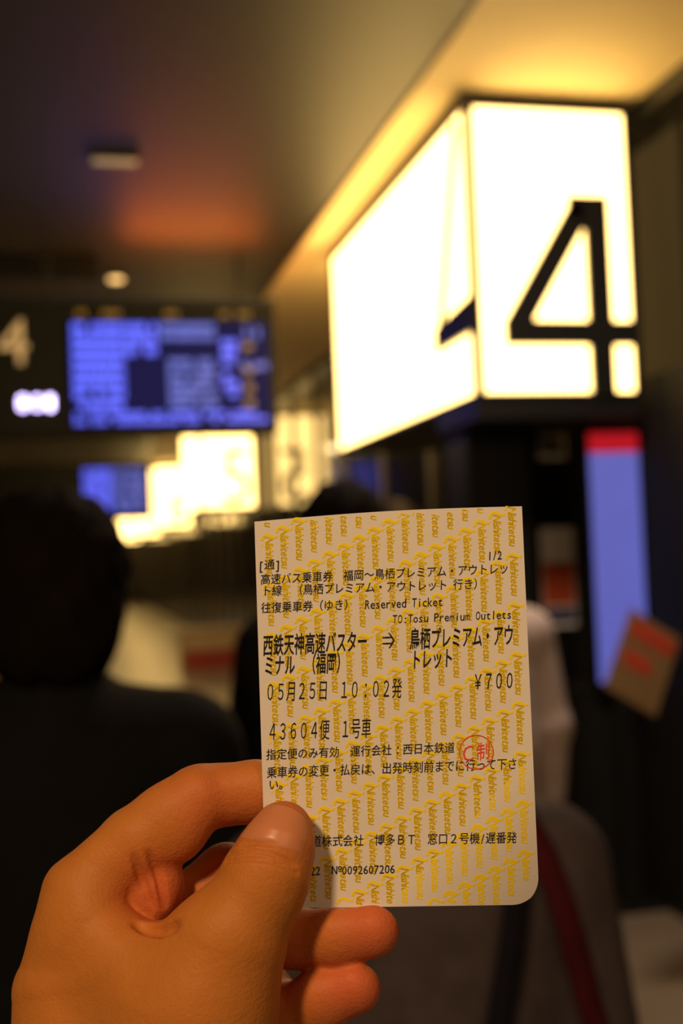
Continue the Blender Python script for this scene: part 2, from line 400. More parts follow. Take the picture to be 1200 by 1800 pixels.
for x in (-1.2, -0.1, 1.0):
    bm = bmesh.new(); cyl(bm, (x, 0.13, 0.917), 0.014, 0.285); bm_obj('hanger_rod', bm, M['black_metal'], t)
bm = bmesh.new(); bx(bm, 0.35, 1.12, 0.12, 0.15, 0.776, 0.80); bm_obj('red_glow_strip', bm, M['red_glow'], t)  # glowing strip added out of view to throw red on the ceiling

t = thing('far_departure_board', 'small distant blue departure board left of the farther box signs', 'screen', (0, 16.5, 2.1))
box('housing', -1.2, 1.12, 0.02, 0.25, -0.04, 0.78, M['board_black'], t, 0.01)
scr = box('screen', 0.15, 1.05, 0.008, 0.0195, 0.03, 0.70, M['navy'], t)
part('destination_column', M['blue'], scr, lambda b: rows(b, 0.17, 0.55, 0.05, 0.69, 9, rng, Yb, .95))
part('remark_column', M['blue_soft'], scr, lambda b: rows(b, 0.58, 1.03, 0.05, 0.69, 9, rng, Yb, .7))
for x in (-0.9, 0.9):
    bm = bmesh.new(); cyl(bm, (x, 0.13, 0.97), 0.014, 0.378); bm_obj('hanger_rod', bm, M['black_metal'], t)

# ------------------------------------------------------------------ ceiling fittings
def downlight(x, y, r, label, m):
    t = thing('downlight', label, 'lamp', (x, y, ZC - 0.03))
    bm = bmesh.new(); cyl(bm, (0, 0, 0.018), r + 0.014, 0.024, seg=28); bm_obj('trim_ring', bm, M['black_metal'], t)
    bm = bmesh.new(); cyl(bm, (0, 0, 0.002), r, 0.007, seg=28); bm_obj('lens', bm, m, t)
downlight(0.31, 7.15, 0.045, 'small round amber ceiling light above the departure board', M['lamp_warm'])
downlight(-0.07, 6.86, 0.03, 'faint white ceiling light left of the amber one', M['lamp_dim'])
t = thing('ceiling_fixture', 'dim oblong fitting high on the dark ceiling at left', 'lamp', (0.23, 5.0, ZC - 0.03))
box('case', -0.11, 0.11, -0.04, 0.04, 0.004, 0.03, M['black_metal'], t, 0.004)
box('lens', -0.095, 0.095, -0.03, 0.03, -0.001, 0.0035, M['lamp_dim'], t)
t = thing('ceiling_track', 'dark track running across the ceiling in front of the board', 'track', (-0.9, 6.9, ZC))
box('rail', -1.4, 1.1, -0.12, 0.12, -0.06, -0.001, M['board_black'], t, 0.006)

# ------------------------------------------------------------------ floor things
t = thing('low_counter', 'low cream counter with a red front band far down the hall', 'counter', (1.3, 14.5, 0))
box('body', 0.0, 0.9, 0.02, 0.5, 0.0, 0.52, M['cream'], t, 0.01)
box('worktop', -0.02, 0.92, 0.0, 0.52, 0.525, 0.56, M['cream'], t, 0.01)
box('front_band', 0.01, 0.89, 0.008, 0.018, 0.04, 0.30, M['red'], t)
t = thing('banner_stand', 'narrow red and cream banner stand at the far left edge', 'banner', (-0.46, 6.0, 0))
box('panel', -0.15, 0.15, 0, 0.01, 0.75, 1.46, M['cream'], t)
box('red_print', -0.14, 0.10, -0.004, -0.0005, 1.0, 1.3, M['red'], t)
bm = bmesh.new(); cyl(bm, (0, 0.02, 0.74), 0.01, 1.46); bx(bm, -0.16, 0.16, -0.12, 0.14, 0, 0.015); bm_obj('pole', bm, M['black_metal'], t)
t = thing('globe_lamp', 'small round yellow lamp at the left edge beside a dark head', 'lamp', (-0.36, 6.3, 0))
bm = bmesh.new(); bmesh.ops.create_uvsphere(bm, u_segments=16, v_segments=10, radius=0.03)
g = bm_obj('globe', bm, M['lamp_warm'], t, True); g.location = (0, 0, 1.56)
bm = bmesh.new(); cyl(bm, (0, 0, 0.765), 0.008, 1.53); cyl(bm, (0, 0, 0.01), 0.11, 0.02, seg=24); bm_obj('pole', bm, M['black_metal'], t)

# ------------------------------------------------------------------ people waiting ahead (1.70 m pattern, facing +Y)
def person_meshes():
    h = 0.009; out = {}
    lo, hi = (-0.36, -0.2, -0.02), (0.36, 0.28, 1.76)
    B = SDF(lo, hi, h)
    B.ell((0, 0.005, 1.605), (0.076, 0.094, 0.098)); B.ell((0, 0.03, 1.545), (0.058, 0.07, 0.078), 0.03)
    B.ell((0, 0.098, 1.565), (0.013, 0.024, 0.022), 0.012)                       # nose
    B.cap((-0.018, 0.094, 1.523), (0.018, 0.094, 1.523), 0.008, k=0.01)          # lips
    for s in (-1, 1):
        B.ell((s * 0.030, 0.098, 1.597), (0.016, 0.014, 0.010), 0.008, sub=True)   # eye sockets
        B.ell((s * 0.078, 0.0, 1.585), (0.010, 0.022, 0.034), 0.008)               # ears
    B.cap((0, -0.02, 1.40), (0, 0.0, 1.52), 0.056, 0.052, 0.03)
    B.ell((0, 0, 1.25), (0.165, 0.105, 0.20), 0.05); B.ell((0, 0, 0.97), (0.160, 0.110, 0.15), 0.12)
    B.cap((-0.155, -0.01, 1.375), (0.155, -0.01, 1.375), 0.058, k=0.06)
    for s in (-1, 1):
        B.chain([(s * 0.175, -0.01, 1.37, 0.052), (s * 0.225, -0.015, 1.08, 0.038), (s * 0.245, 0.05, 0.84, 0.026)], 0.02)
        B.ell((s * 0.248, 0.068, 0.775), (0.020, 0.040, 0.052), 0.02)
        for i in range(4): B.chain([(s * 0.25, 0.042 + i * 0.018, 0.745, 0.009), (s * 0.247, 0.046 + i * 0.019, 0.705, 0.008), (s * 0.238, 0.05 + i * 0.019, 0.675 + (0.01, 0, 0.003, 0.018)[3 - i], 0.007)], 0.003)
        B.chain([(s * 0.245, 0.09, 0.79, 0.011), (s * 0.235, 0.125, 0.755, 0.010), (s * 0.23, 0.135, 0.73, 0.008)], 0.006)
        B.chain([(s * 0.085, 0, 0.93, 0.088), (s * 0.092, 0.01, 0.50, 0.055), (s * 0.095, -0.015, 0.09, 0.04)], 0.03)
        B.cap((s * 0.098, -0.02, 0.045), (s * 0.108, 0.15, 0.03), 0.036, 0.03, 0.02)
    out['body'] = B.mesh()
    for kind in ('short', 'long'):
        H = SDF(lo, hi, h)
        H.ell((0, -0.012, 1.618), (0.094, 0.103, 0.108))
        if kind == 'long': H.chain([(0, -0.05, 1.60, 0.085), (0, -0.055, 1.46, 0.075), (0, -0.06, 1.38, 0.05)], 0.03, sc=(0.85, 1.1, 1))
        else: H.ell((0, -0.035, 1.54), (0.080, 0.078, 0.085), 0.03)
        H.ell((0, 0.11, 1.55), (0.075, 0.085, 0.105), 0.01, sub=True)
        if kind == 'short':
            for s in (-1, 1): H.ell((s * 0.10, 0.03, 1.55), (0.03, 0.035, 0.06), 0.01, sub=True)
        V, Q = H.mesh(); th = np.arctan2(V[:, 0], V[:, 1] + 0.02); zz = V[:, 2]     # locks of hair
        w = 0.0028 * np.sin(23 * th + 5 * np.sin(9 * zz * 3 + 2 * th)) + 0.0018 * np.sin(51 * th + 40 * zz) + 0.002 * np.sin(60 * zz + 7 * th)
        d = V - np.array([0, -0.01, 1.60]); d /= np.linalg.norm(d, axis=1)[:, None]
        out['hair_' + kind] = (V + d * w[:, None], Q)
    J = SDF(lo, hi, h)
    J.ell((0, 0, 1.25), (0.185, 0.13, 0.215), 0.05); J.ell((0, 0, 1.0), (0.185, 0.135, 0.17), 0.12)
    J.cap((-0.155, -0.012, 1.375), (0.155, -0.012, 1.375), 0.073, k=0.06); J.cap((0, -0.02, 1.40), (0, -0.012, 1.455), 0.078, 0.068, 0.03)
    for s in (-1, 1): J.chain([(s * 0.178, -0.01, 1.365, 0.070), (s * 0.232, -0.015, 1.08, 0.056), (s * 0.247, 0.045, 0.86, 0.042)], 0.03)
    J.cap((0, 0, 1.5), (0, 0.01, 1.7), 0.066, 0.07, 0.004, sub=True)
    out['jacket'] = J.mesh()
    T = SDF(lo, hi, h)
    T.ell((0, 0, 0.97), (0.172, 0.122, 0.10), 0.03)
    for s in (-1, 1): T.chain([(s * 0.085, 0, 0.92, 0.10), (s * 0.094, 0.008, 0.50, 0.075), (s * 0.097, -0.012, 0.12, 0.066)], 0.03)
    out['trousers'] = T.mesh()
    S = SDF(lo, hi, h)
    S.cap((0.098, -0.025, 0.058), (0.108, 0.155, 0.04), 0.050, 0.042, 0.02); S.cap((0.098, -0.02, 0.06), (0.098, -0.02, 0.11), 0.052, 0.05, 0.01)
    S.D = np.maximum(S.D, -(S.ax[2][None, None, :] - 0.0).astype(np.float32) + 0 * S.D)
    V, Q = S.mesh(); out['shoe'] = (V, Q)
    return out
PM = person_meshes()
skin_far = mat('skin_far', (0.50, 0.27, 0.16), 0.5)
def cloth(name, col): return mat(name, col, 0.85, var=0.15, scale=30, bump=0.3, bscale=300, spec=0.15)
black_cloth = cloth('black_cloth', (0.006, 0.006, 0.006))
_pm = {}
def shared(key, parent, m, name=None, mirror=False):
    if key not in _pm:
        V, Q = PM[key]; o = np_mesh(name or key, V, Q, m, parent); _pm[key] = o.data
    else:
        o = link(bpy.data.objects.new(name or key, _pm[key]), parent)
    o.material_slots[0].link = 'OBJECT'; o.material_slots[0].material = m
    if mirror: o.scale.x = -1
    return o
eye_m = mat('eye_white', (0.7, 0.68, 0.62), 0.2)
def person(label, x, y, height, rz, hair, hair_m, top_m, leg_m, shoe_m):
    t = thing('person', label, 'person', (x, y, 0.0), rz, group='people waiting in line')
    s = height / 1.725; t.scale = (s, s, s)
    shared('body', t, skin_far); shared('hair_' + hair, t, hair_m, 'hair'); shared('jacket', t, top_m); shared('trousers', t, leg_m)
    shared('shoe', t, shoe_m); shared('shoe', t, shoe_m, mirror=True)
    for q in (-1, 1):
        bm = bmesh.new(); bmesh.ops.create_uvsphere(bm, u_segments=10, v_segments=8, radius=0.011)
        e = bm_obj('eye', bm, eye_m, t, True); e.location = (q * 0.030, 0.086, 1.597)
    return t
hair_black = mat('hair_black', (0.006, 0.004, 0.003), 0.8, var=0.3, scale=60, spec=0.08)
hair_brown = mat('hair_brown', (0.030, 0.014, 0.008), 0.6, var=0.3, scale=60, spec=0.2)
grey_cloth = cloth('grey_cloth', (0.08, 0.062, 0.064)); white_cloth = cloth('white_cloth', (0.55, 0.45, 0.42)); dark_cloth = cloth('dark_cloth', (0.03, 0.03, 0.035))
beige_cloth = cloth('beige_cloth', (0.45, 0.38, 0.33)); shoe_black = mat('shoe_black', (0.015, 0.015, 0.015), 0.4)
A = person('person with short black hair in a black jacket at the left', -0.03, 1.43, 1.59, 0.05, 'short', hair_black, black_cloth, black_cloth, shoe_black)
person('black-haired person in black standing behind the top of the ticket', 0.545, 2.30, 1.645, 0.0, 'short', hair_black, black_cloth, dark_cloth, shoe_black)
for ch in A.children:
    if ch.name.startswith('hair'): ch.scale = (1.10, 1.06, 1.0)
C = person('short person in a grey top with dark red and black shoulder straps', 0.325, 1.13, 1.465, 0.0, 'long', hair_brown, grey_cloth, dark_cloth, shoe_black)
person('person in a white top at the right edge of the ticket', 1.075, 3.0, 1.57, 0.0, 'long', hair_black, white_cloth, beige_cloth, shoe_black)
person('brown-haired person farther ahead in the line', 1.14, 4.0, 1.67, 0.1, 'short', hair_brown, dark_cloth, dark_cloth, shoe_black)

def ribbon(name, pts, w, th, m, parent):
    V, Fc = [], []
    for i, p in enumerate(pts):
        p = Vector(p); d = (Vector(pts[min(i + 1, len(pts) - 1)]) - Vector(pts[max(i - 1, 0)])).normalized()
        n = Vector((0, -1, 0.15)); sd = d.cross(n).normalized() * w / 2; n = sd.cross(d).normalized() * th
        V += [p - sd, p + sd, p + sd + n, p - sd + n]
    for i in range(len(pts) - 1):
        for k in range(4): Fc.append((i * 4 + k, i * 4 + (k + 1) % 4, i * 4 + 4 + (k + 1) % 4, i * 4 + 4 + k))
    Fc += [(0, 1, 2, 3), tuple(len(V) - 4 + k for k in (3, 2, 1, 0))]
    o = mesh_obj(name, V, Fc, m, parent, True); return o
strap_red = cloth('strap_red', (0.07, 0.008, 0.012)); strap_black = cloth('strap_black', (0.008, 0.008, 0.014))
def bag(name, label, pts, w, m, bc, size):
    t = thing(name, label, 'bag', (bc[0], bc[1], bc[2]))
    q = [tuple(np.array(p) - np.array(bc)) for p in pts]
    ribbon('strap', q, w, 0.004, m, t)
    box('pouch', -size[0] / 2, size[0] / 2, -size[1] / 2, size[1] / 2, -size[2], 0, m, t, 0.012)
    return t
JV = PM['jacket'][0] * (1.465 / 1.725) + np.array([0.325, 1.13, 0])
def on_back(pts):
    out = []
    for x, z in pts:
        m = (np.abs(JV[:, 0] - x) < 0.02) & (np.abs(JV[:, 2] - z) < 0.02)
        out.append((x, JV[m][:, 1].min() - 0.008, z))
    return out
pr = on_back([(0.418, 1.235), (0.432, 1.20), (0.448, 1.15), (0.463, 1.10), (0.478, 1.05), (0.492, 1.0), (0.503, 0.96)])
pr = pr + [(0.52, pr[-1][1] - 0.02, 0.90), (0.53, pr[-1][1] - 0.05, 0.79)]
bag('shoulder_bag', 'dark red strap bag hanging on the right of the grey-topped person', pr, 0.026, strap_red, (0.53, pr[-1][1] - 0.05, 0.80), (0.14, 0.06, 0.2))
pb = on_back([(0.405, 1.19), (0.397, 1.16), (0.387, 1.12), (0.375, 1.08), (0.362, 1.03), (0.350, 0.98), (0.342, 0.94)])
pb = pb + [(0.335, pb[-1][1] - 0.01, 0.88), (0.33, pb[-1][1] - 0.03, 0.80)]
bag('backpack', 'black strap bag slung across the back of the grey-topped person', pb, 0.024, strap_black, (0.33, pb[-1][1] - 0.02, 0.82), (0.18, 0.06, 0.2))

# ------------------------------------------------------------------ ticket and hand
# local frame: x, y in photo-sized units (1 unit = 0.125 mm at 25 cm), z towards the viewer
KU = 0.25 / F
def toworld(P, base):
    P = np.asarray(P, float); D = 0.25 - P[..., 2] * KU
    v = np.stack([(P[..., 0] - 600) / F * D, (900 - P[..., 1]) / F * D, -D], -1)
    return CAM + v @ AX.T - base
TB = toworld(np.array([[700.0, 1590, 0]]), 0)[0]
def sheet_z(x, y):
    x = np.asarray(x, float); y = np.asarray(y, float)
    c = np.clip(((x - 700) / 245 * 0.55 + (y - 1240) / 350 * 0.75 - 0.72) / 0.55, 0, 2)
    return -60 * c ** 2 - 5 * ((y - 1240) / 350) ** 2 + 3.0 * np.cos((x - 690) / 240 * 1.6) * np.clip((1400 - y) / 500, 0, 1)
TL, TR, BL, BR = map(np.array, ((447., 917.), (917., 890.), (468., 1597.), (948., 1590.)))
NS, NT = 60, 84
V = []; Fc = []
for side in (0, 1):
    for j in range(NT + 1):
        for i in range(NS + 1):
            s, tt = i / NS, j / NT
            # rounded, curled lower right corner
            p = TL * (1 - s) * (1 - tt) + TR * s * (1 - tt) + BL * (1 - s) * tt + BR * s * tt
            p = p + np.array([0, -5 * math.sin(math.pi * s) * (1 - tt)])
            a, b = max(0, (s - 0.90) / 0.10), max(0, (tt - 0.93) / 0.07)
            m_ = max(a, b); L = math.hypot(a, b)
            if a > 0 and b > 0:
                f = m_ / L; na, nb = a * f, b * f
                p = p + (TR - TL) * (na - a) * 0.10 + (BL - TL) * (nb - b) * 0.07
            z = float(sheet_z(*p)) - (0.8 if side else 0)
            V.append((p[0], p[1], z))
n1 = (NS + 1) * (NT + 1)
for j in range(NT):
    for i in range(NS):
        q = [j * (NS + 1) + i, j * (NS + 1) + i + 1, (j + 1) * (NS + 1) + i + 1, (j + 1) * (NS + 1) + i]
        Fc.append(q[::-1]); Fc.append([k + n1 for k in q])
rim = [i for i in range(NS + 1)] + [j * (NS + 1) + NS for j in range(1, NT + 1)] + [NT * (NS + 1) + i for i in range(NS - 1, -1, -1)] + [j * (NS + 1) for j in range(NT - 1, 0, -1)]
for i in range(len(rim)): j = (i + 1) % len(rim); Fc.append((rim[i], rim[j], rim[j] + n1, rim[i] + n1))
tick = thing('bus_ticket', 'white paper bus ticket with yellow watermark held up by the thumb', 'ticket', tuple(TB))
paper = mat('thermal_paper', (0.80, 0.74, 0.66), 0.42, sss=0, var=0.01, scale=300, spec=0.35)
mesh_obj('paper', toworld(np.array(V), TB), Fc, paper, tick)
ink = mat('black_ink', (0.02, 0.018, 0.02), 0.7, spec=0.1); yink = mat('yellow_ink', (1.0, 0.76, 0.015), 0.6, spec=0.2); rink = mat('red_ink', (0.85, 0.08, 0.04), 0.6, spec=0.2)

class Print:
    def __init__(s): s.V = []; s.F = []; s.n = 0
    def add(s, P, F_):
        s.V.append(P); s.F += [tuple(i + s.n for i in f) for f in F_]; s.n += len(P)
    def build(s, name, m, lift, kind=None):
        P = np.concatenate(s.V); z = sheet_z(P[:, 0], P[:, 1]) + lift
        o = mesh_obj(name, toworld(np.column_stack([P, z]), TB), s.F, m, tick)
        if kind: o['kind'] = kind
        me = o.data; bm = bmesh.new(); bm.from_mesh(me)
        bm.normal_update()
        d = -Vector(AX @ np.array([0, 0, -1.0]))
        bmesh.ops.reverse_faces(bm, faces=[f for f in bm.faces if f.normal.dot(d) < 0]); bm.to_mesh(me); bm.free()
        return o
kv, _ = glyph('国'); K0, K1 = kv.min(0), kv.max(0)
EMW = (K1[0] + K0[0]); EMC = (K0[1] + K1[1]) / 2; EMH = (K1[1] - K0[1])
def wide(ch): return ord(ch) > 0x2000
def line(P, text, x0, y0, x1, y1, h, off=0.004, skew=0.0):
    cells = sum(1.0 if wide(c) else 0.5 for c in text)
    ux = np.array([x1 - x0, y1 - y0]) / cells; L = np.linalg.norm(ux); d = ux / L; up = np.array([d[1], -d[0]])
    if up[1] > 0: up = -up
    up = np.array([0.035, -1.0]) * 0.999
    pos = 0.0
    for ch in text:
        w = 1.0 if wide(ch) else 0.5
        if ch not in ' \u3000':
            gv, gf = glyph(ch, off, 2)
            g = gv.copy()
            if w == 1.0: gx = g[:, 0] / EMW * L; gy = (g[:, 1] - K0[1]) / EMH * h
            else:
                lo, hi = g.min(0), g.max(0); ww = hi[0] - lo[0]
                sx = min(0.43 * L / max(ww, 0.01), L * 1.05)
                gx = (g[:, 0] - (lo[0] + hi[0]) / 2) * sx + 0.25 * L; gy = g[:, 1] / 0.73 * h * 0.92
            if ch == '：': gx = gx + 0.30 * L
            if ch == '⇒': gy = (g[:, 1] - g[:, 1].min()) / np.ptp(g[:, 1]) * h * 0.85
            c = np.array([x0, y0]) + ux * pos
            P.add(c + gx[:, None] * d + gy[:, None] * up, gf)
        pos += w
def quadstrip(P, pts, w):
    a = []; n = len(pts)
    for i, p in enumerate(pts):
        p = np.array(p, float); d = np.array(pts[min(i + 1, n - 1)], float) - np.array(pts[max(i - 1, 0)], float); d /= np.linalg.norm(d)
        nn = np.array([-d[1], d[0]]) * w * (0.35 + 0.65 * math.sin(math.pi * (i + 0.4) / (n - 0.2))) / 2
        a += [p + nn, p - nn]
    P.add(np.array(a), [(2 * i, 2 * i + 1, 2 * i + 3, 2 * i + 2) for i in range(n - 1)])
P = Print(); Bd = Print()
line(P, '1/2', 856, 985, 882, 983, 17)
line(P, '[通]', 454, 1002, 492, 1000, 17)
line(P, '高速バス乗車券\u3000福岡〜鳥栖プレミアム・アウトレッ', 457, 1028, 894, 1008, 18)
line(P, 'ト線\u3000（鳥栖プレミアム・アウトレット 行き）', 459, 1048, 850, 1035, 18)
line(P, '往復乗車券（ゆき）\u3000Reserved Ticket', 458, 1078, 778, 1065, 18)
line(P, 'TO:Tosu Premium Outlets', 689, 1096, 899, 1087, 17)
line(Bd, '西鉄天神高速バスター', 461, 1153, 645, 1145, 35, 0.014)
for q_, w_ in (([(671.5, 1121), (680, 1120.6), (689, 1120.3)], 3.0), ([(671.5, 1131.5), (680, 1131.2), (689, 1130.8)], 3.0), ([(682.5, 1112), (687, 1118), (692, 1125.5), (688, 1133), (683.5, 1139.5)], 3.2)): quadstrip(Bd, q_, w_)
line(Bd, '鳥栖プレミアム・アウ', 719, 1142, 902, 1134, 35, 0.014)
line(Bd, 'ミナル\u3000（福岡）', 463, 1188, 609, 1182, 34, 0.014)
line(Bd, 'トレット', 721, 1177, 796, 1173, 33, 0.014)
line(Bd, '０５月２５日\u3000１０：０２発', 465, 1234, 706, 1227, 34, 0.0)
line(Bd, '￥７００', 830, 1215, 904, 1212, 32, 0.006)
line(Bd, '４３６０４便\u3000１号車', 469, 1304, 652, 1297, 34, 0.0)
line(P, '指定便のみ有効\u3000運行会社：西日本鉄道', 467, 1336, 799, 1323, 18)
line(P, '乗車券の変更・払戻は、出発時刻前までに行って下さ', 468, 1368, 909, 1352, 19)
line(P, 'い。', 471, 1389, 508, 1387, 18)
line(P, '西日本鉄道株式会社\u3000博多ＢＴ\u3000窓口２号機/遅番発', 472, 1490, 908, 1482, 19)
line(P, '22', 545, 1539, 563, 1538, 17)
line(P, '№', 581, 1538.5, 600, 1538, 17)
line(P, '0092607206', 600, 1537.5, 694, 1535, 17)
P.build('small_print', ink, 1.0, 'stuff'); Bd.build('large_print', ink, 1.0, 'stuff')
# watermark: the word down the sheet in staggered columns, each with a small double swoosh
Wm = Print()
word = 'Nishitetsu'; adv = []
gs = [glyph(c, 0.006, 2) for c in word]; wx = 0; lay = []
for c, (gv, gf) in zip(word, gs):
    lo, hi = gv[:, 0].min(), gv[:, 0].max(); lay.append(wx - lo); wx += (hi - lo) + 0.035
rt = np.array([1.0, -0.045]); dn = np.array([0.040, 1.0])
def inside(q):
    s = (q[0] - (447 + (q[1] - 917) * 0.031)) ; e = (917 + (q[1] - 890) * 0.043) - q[0]
    tp = q[1] - (917 - (q[0] - 447) * 0.0575 - 3.5); bt = 1593 - q[1]
    if q[0] > 880 and q[1] > 1540: bt -= max(0, (q[0] - 880) * 0.9 - 4)
    return min(s, e, tp, bt)
for ci in range(-3, 30):
    for ri in range(-3, 12):
        o = np.array([473.0, 945.0]) + np.array([26.2, -14.2]) * ci + np.array([3.6, 87.0]) * (ri + ci // 6)
        # one column repeats every 87 units; each next column starts 14 higher
        if not (430 < o[0] < 960 and 820 < o[1] < 1620): continue
        for (gv, gf), lx in zip(gs, lay):
            yy_ = (gv[:, 0] + lx) / wx * 69; xx_ = (gv[:, 1] + 0.22 * gv[:, 0] * 0) * 12.5
            xx_ = (gv[:, 1] - 0.36) * 20.0; yy_ = yy_ + (gv[:, 1] - 0.36) * 5.0
            Pq = o + np.outer(xx_ * 1.0, rt) + np.outer(yy_, dn)
            if min(inside(q) for q in (Pq.min(0), Pq.max(0), (Pq[:, 0].min(), Pq[:, 1].max()), (Pq[:, 0].max(), Pq[:, 1].min()))) > 1:
                for dx_, dy_ in ((-0.55, -0.3), (0.55, -0.3), (0.55, 0.3), (-0.55, 0.3)): Wm.add(Pq + np.array([dx_, dy_]), gf)
        for pts, w in (([(-15, 5), (-12, -1), (-7, -5), (-1, -5), (4, -2), (8, 0), (12, -1)], 5.0), ([(-16, 15), (-14, 13), (-12, 9)], 2.8), ([(13, -8), (16, -11), (18, -16)], 3.6)):
            pp = [o + np.array(q) @ np.array([rt, dn]) for q in pts]
            if min(inside(q) for q in pp) > 1: quadstrip(Wm, pp, w)
Wm.build('yellow_watermark', yink, 0.6, 'stuff')
St = Print(); cxy = np.array([837.0, 1322.0])
ring = [cxy + r * np.array([math.cos(a), math.sin(a) * 1.0]) for a in np.linspace(0, 2 * math.pi, 49)[:-1] for r in (29.0, 30.6)]
St.add(np.array(ring), [(2 * i, 2 * i + 1, (2 * i + 3) % 96, (2 * i + 2) % 96) for i in range(48)])
line(St, 'Ｃ', 806, 1342, 838, 1338, 31, 0.0); line(St, '制', 836, 1338, 861, 1333, 30, 0.0)
St.build('red_stamp', rink, 1.5)

# the hand: one implicit surface, fingers kept apart by building each from its own chain
def build_hand():
    lo, hi = (-60, 1310, -290), (760, 2330, 190); h = 3.4
    H = SDF(lo, hi, h)
    # palm and metacarpals
    H.chain([(138, 1572, -30, 56), (115, 1750, -40, 95), (150, 2000, -40, 140), (200, 2260, -40, 135)])
    H.chain([(215, 1690, -110, 70), (200, 1900, -100, 110), (230, 2200, -70, 130)], 40)
    H.chain([(240, 1810, -150, 70), (230, 2000, -120, 110)], 40); H.chain([(250, 1910, -150, 66), (250, 2050, -110, 100)], 40)
    # index finger
    I = SDF(lo, hi, h)
    I.chain([(138, 1566, -28, 60), (240, 1484, -38, 65), (345, 1406, -48, 60)], 12)
    I.ell((300, 1452, -34), (64, 68, 53), 24)
    J = SDF(lo, hi, h); J.chain([(362, 1400, -60, 58), (450, 1392, -64, 54), (535, 1400, -58, 50), (612, 1425, -52, 44)], 14)
    I.union(J, 10); H.union(I, 26)
    # first web, thumb metacarpal
    H.chain([(150, 1640, -10, 70), (230, 1720, 5, 90), (300, 1900, 20, 130)], 60)
    H.chain([(300, 2060, 10, 150), (345, 1790, 40, 128), (395, 1660, 66, 98)], 70)
    # thumb
    T = SDF(lo, hi, h)
    T.chain([(345, 1790, 40, 118), (398, 1665, 68, 92), (452, 1575, 78, 75), (470, 1535, 76, 72)], 20)
    T.chain([(470, 1535, 76, 72), (490, 1485, 62, 60), (499, 1455, 49, 47)], 24)
    H.union(T, 36)
    # pad of skin at the root of the middle finger
    H.ell((264, 1556, -58), (60, 76, 62), 14)
    # middle, ring, little finger
    for pts in ([(225, 1680, -120, 66), (400, 1538, -150, 54), (515, 1650, -70, 52), (590, 1648, -30, 51), (654, 1638, -8, 47)],
                [(235, 1800, -160, 64), (420, 1690, -200, 52), (500, 1790, -90, 54), (565, 1757, -50, 53), (622, 1738, -32, 47)],
                [(245, 1900, -160, 58), (400, 1830, -215, 46), (480, 1905, -110, 46), (575, 1868, -60, 40)]):
        G = SDF(lo, hi, h); G.chain(pts[:2], 10); G.chain(pts[1:], 16); H.union(G, 14)
    # folds and creases, cut along lines that follow the skin
    def front_z(x, y):
        zs = np.arange(180, -280, -2.0); d = H.sample(np.column_stack([np.full(len(zs), x), np.full(len(zs), y), zs]))
        w = np.nonzero(d < 0)[0]; return zs[w[0]] if len(w) else None
    def crease(pts, r, depth, k):
        P = []
        for (x0, y0), (x1, y1) in zip(pts[:-1], pts[1:]):
            for t_ in np.linspace(0, 1, 4)[:-1]: P.append((x0 + (x1 - x0) * t_, y0 + (y1 - y0) * t_))
        P.append(pts[-1]); Z = [front_z(*p) for p in P]
        q = [(p[0], p[1], z + r - depth, r) for p, z in zip(P, Z) if z is not None]
        n = len(q); q = [(a, b, c + depth * 0.8 * (abs(2 * i / max(n - 1, 1) - 1) ** 3), rr) for i, (a, b, c, rr) in enumerate(q)]
        H.chain(q, k, sub=True)
    crease([(236, 1508), (246, 1535), (254, 1562), (268, 1596)], 4, 4, 10)
    crease([(262, 1500), (276, 1530), (284, 1562), (290, 1592)], 4, 3.5, 10)
    crease([(244, 1624), (264, 1634), (288, 1636), (306, 1626)], 7, 8, 16)
    crease([(402, 1500), (432, 1494), (466, 1497), (498, 1508), (520, 1520)], 3.5, 1.8, 7)        # thumb knuckle lines
    crease([(398, 1514), (430, 1508), (464, 1510), (496, 1520), (522, 1534)], 3.5, 1.5, 7)
    crease([(424, 1484), (450, 1480), (480, 1484)], 3.5, 1.0, 7)
    return H
HS = build_hand()
HB = toworld(np.array([[220.0, 2200, -40]]), 0)[0]
hand = thing('person', 'bare left hand held up close, thumb in front of the paper ticket', 'person', tuple(HB))
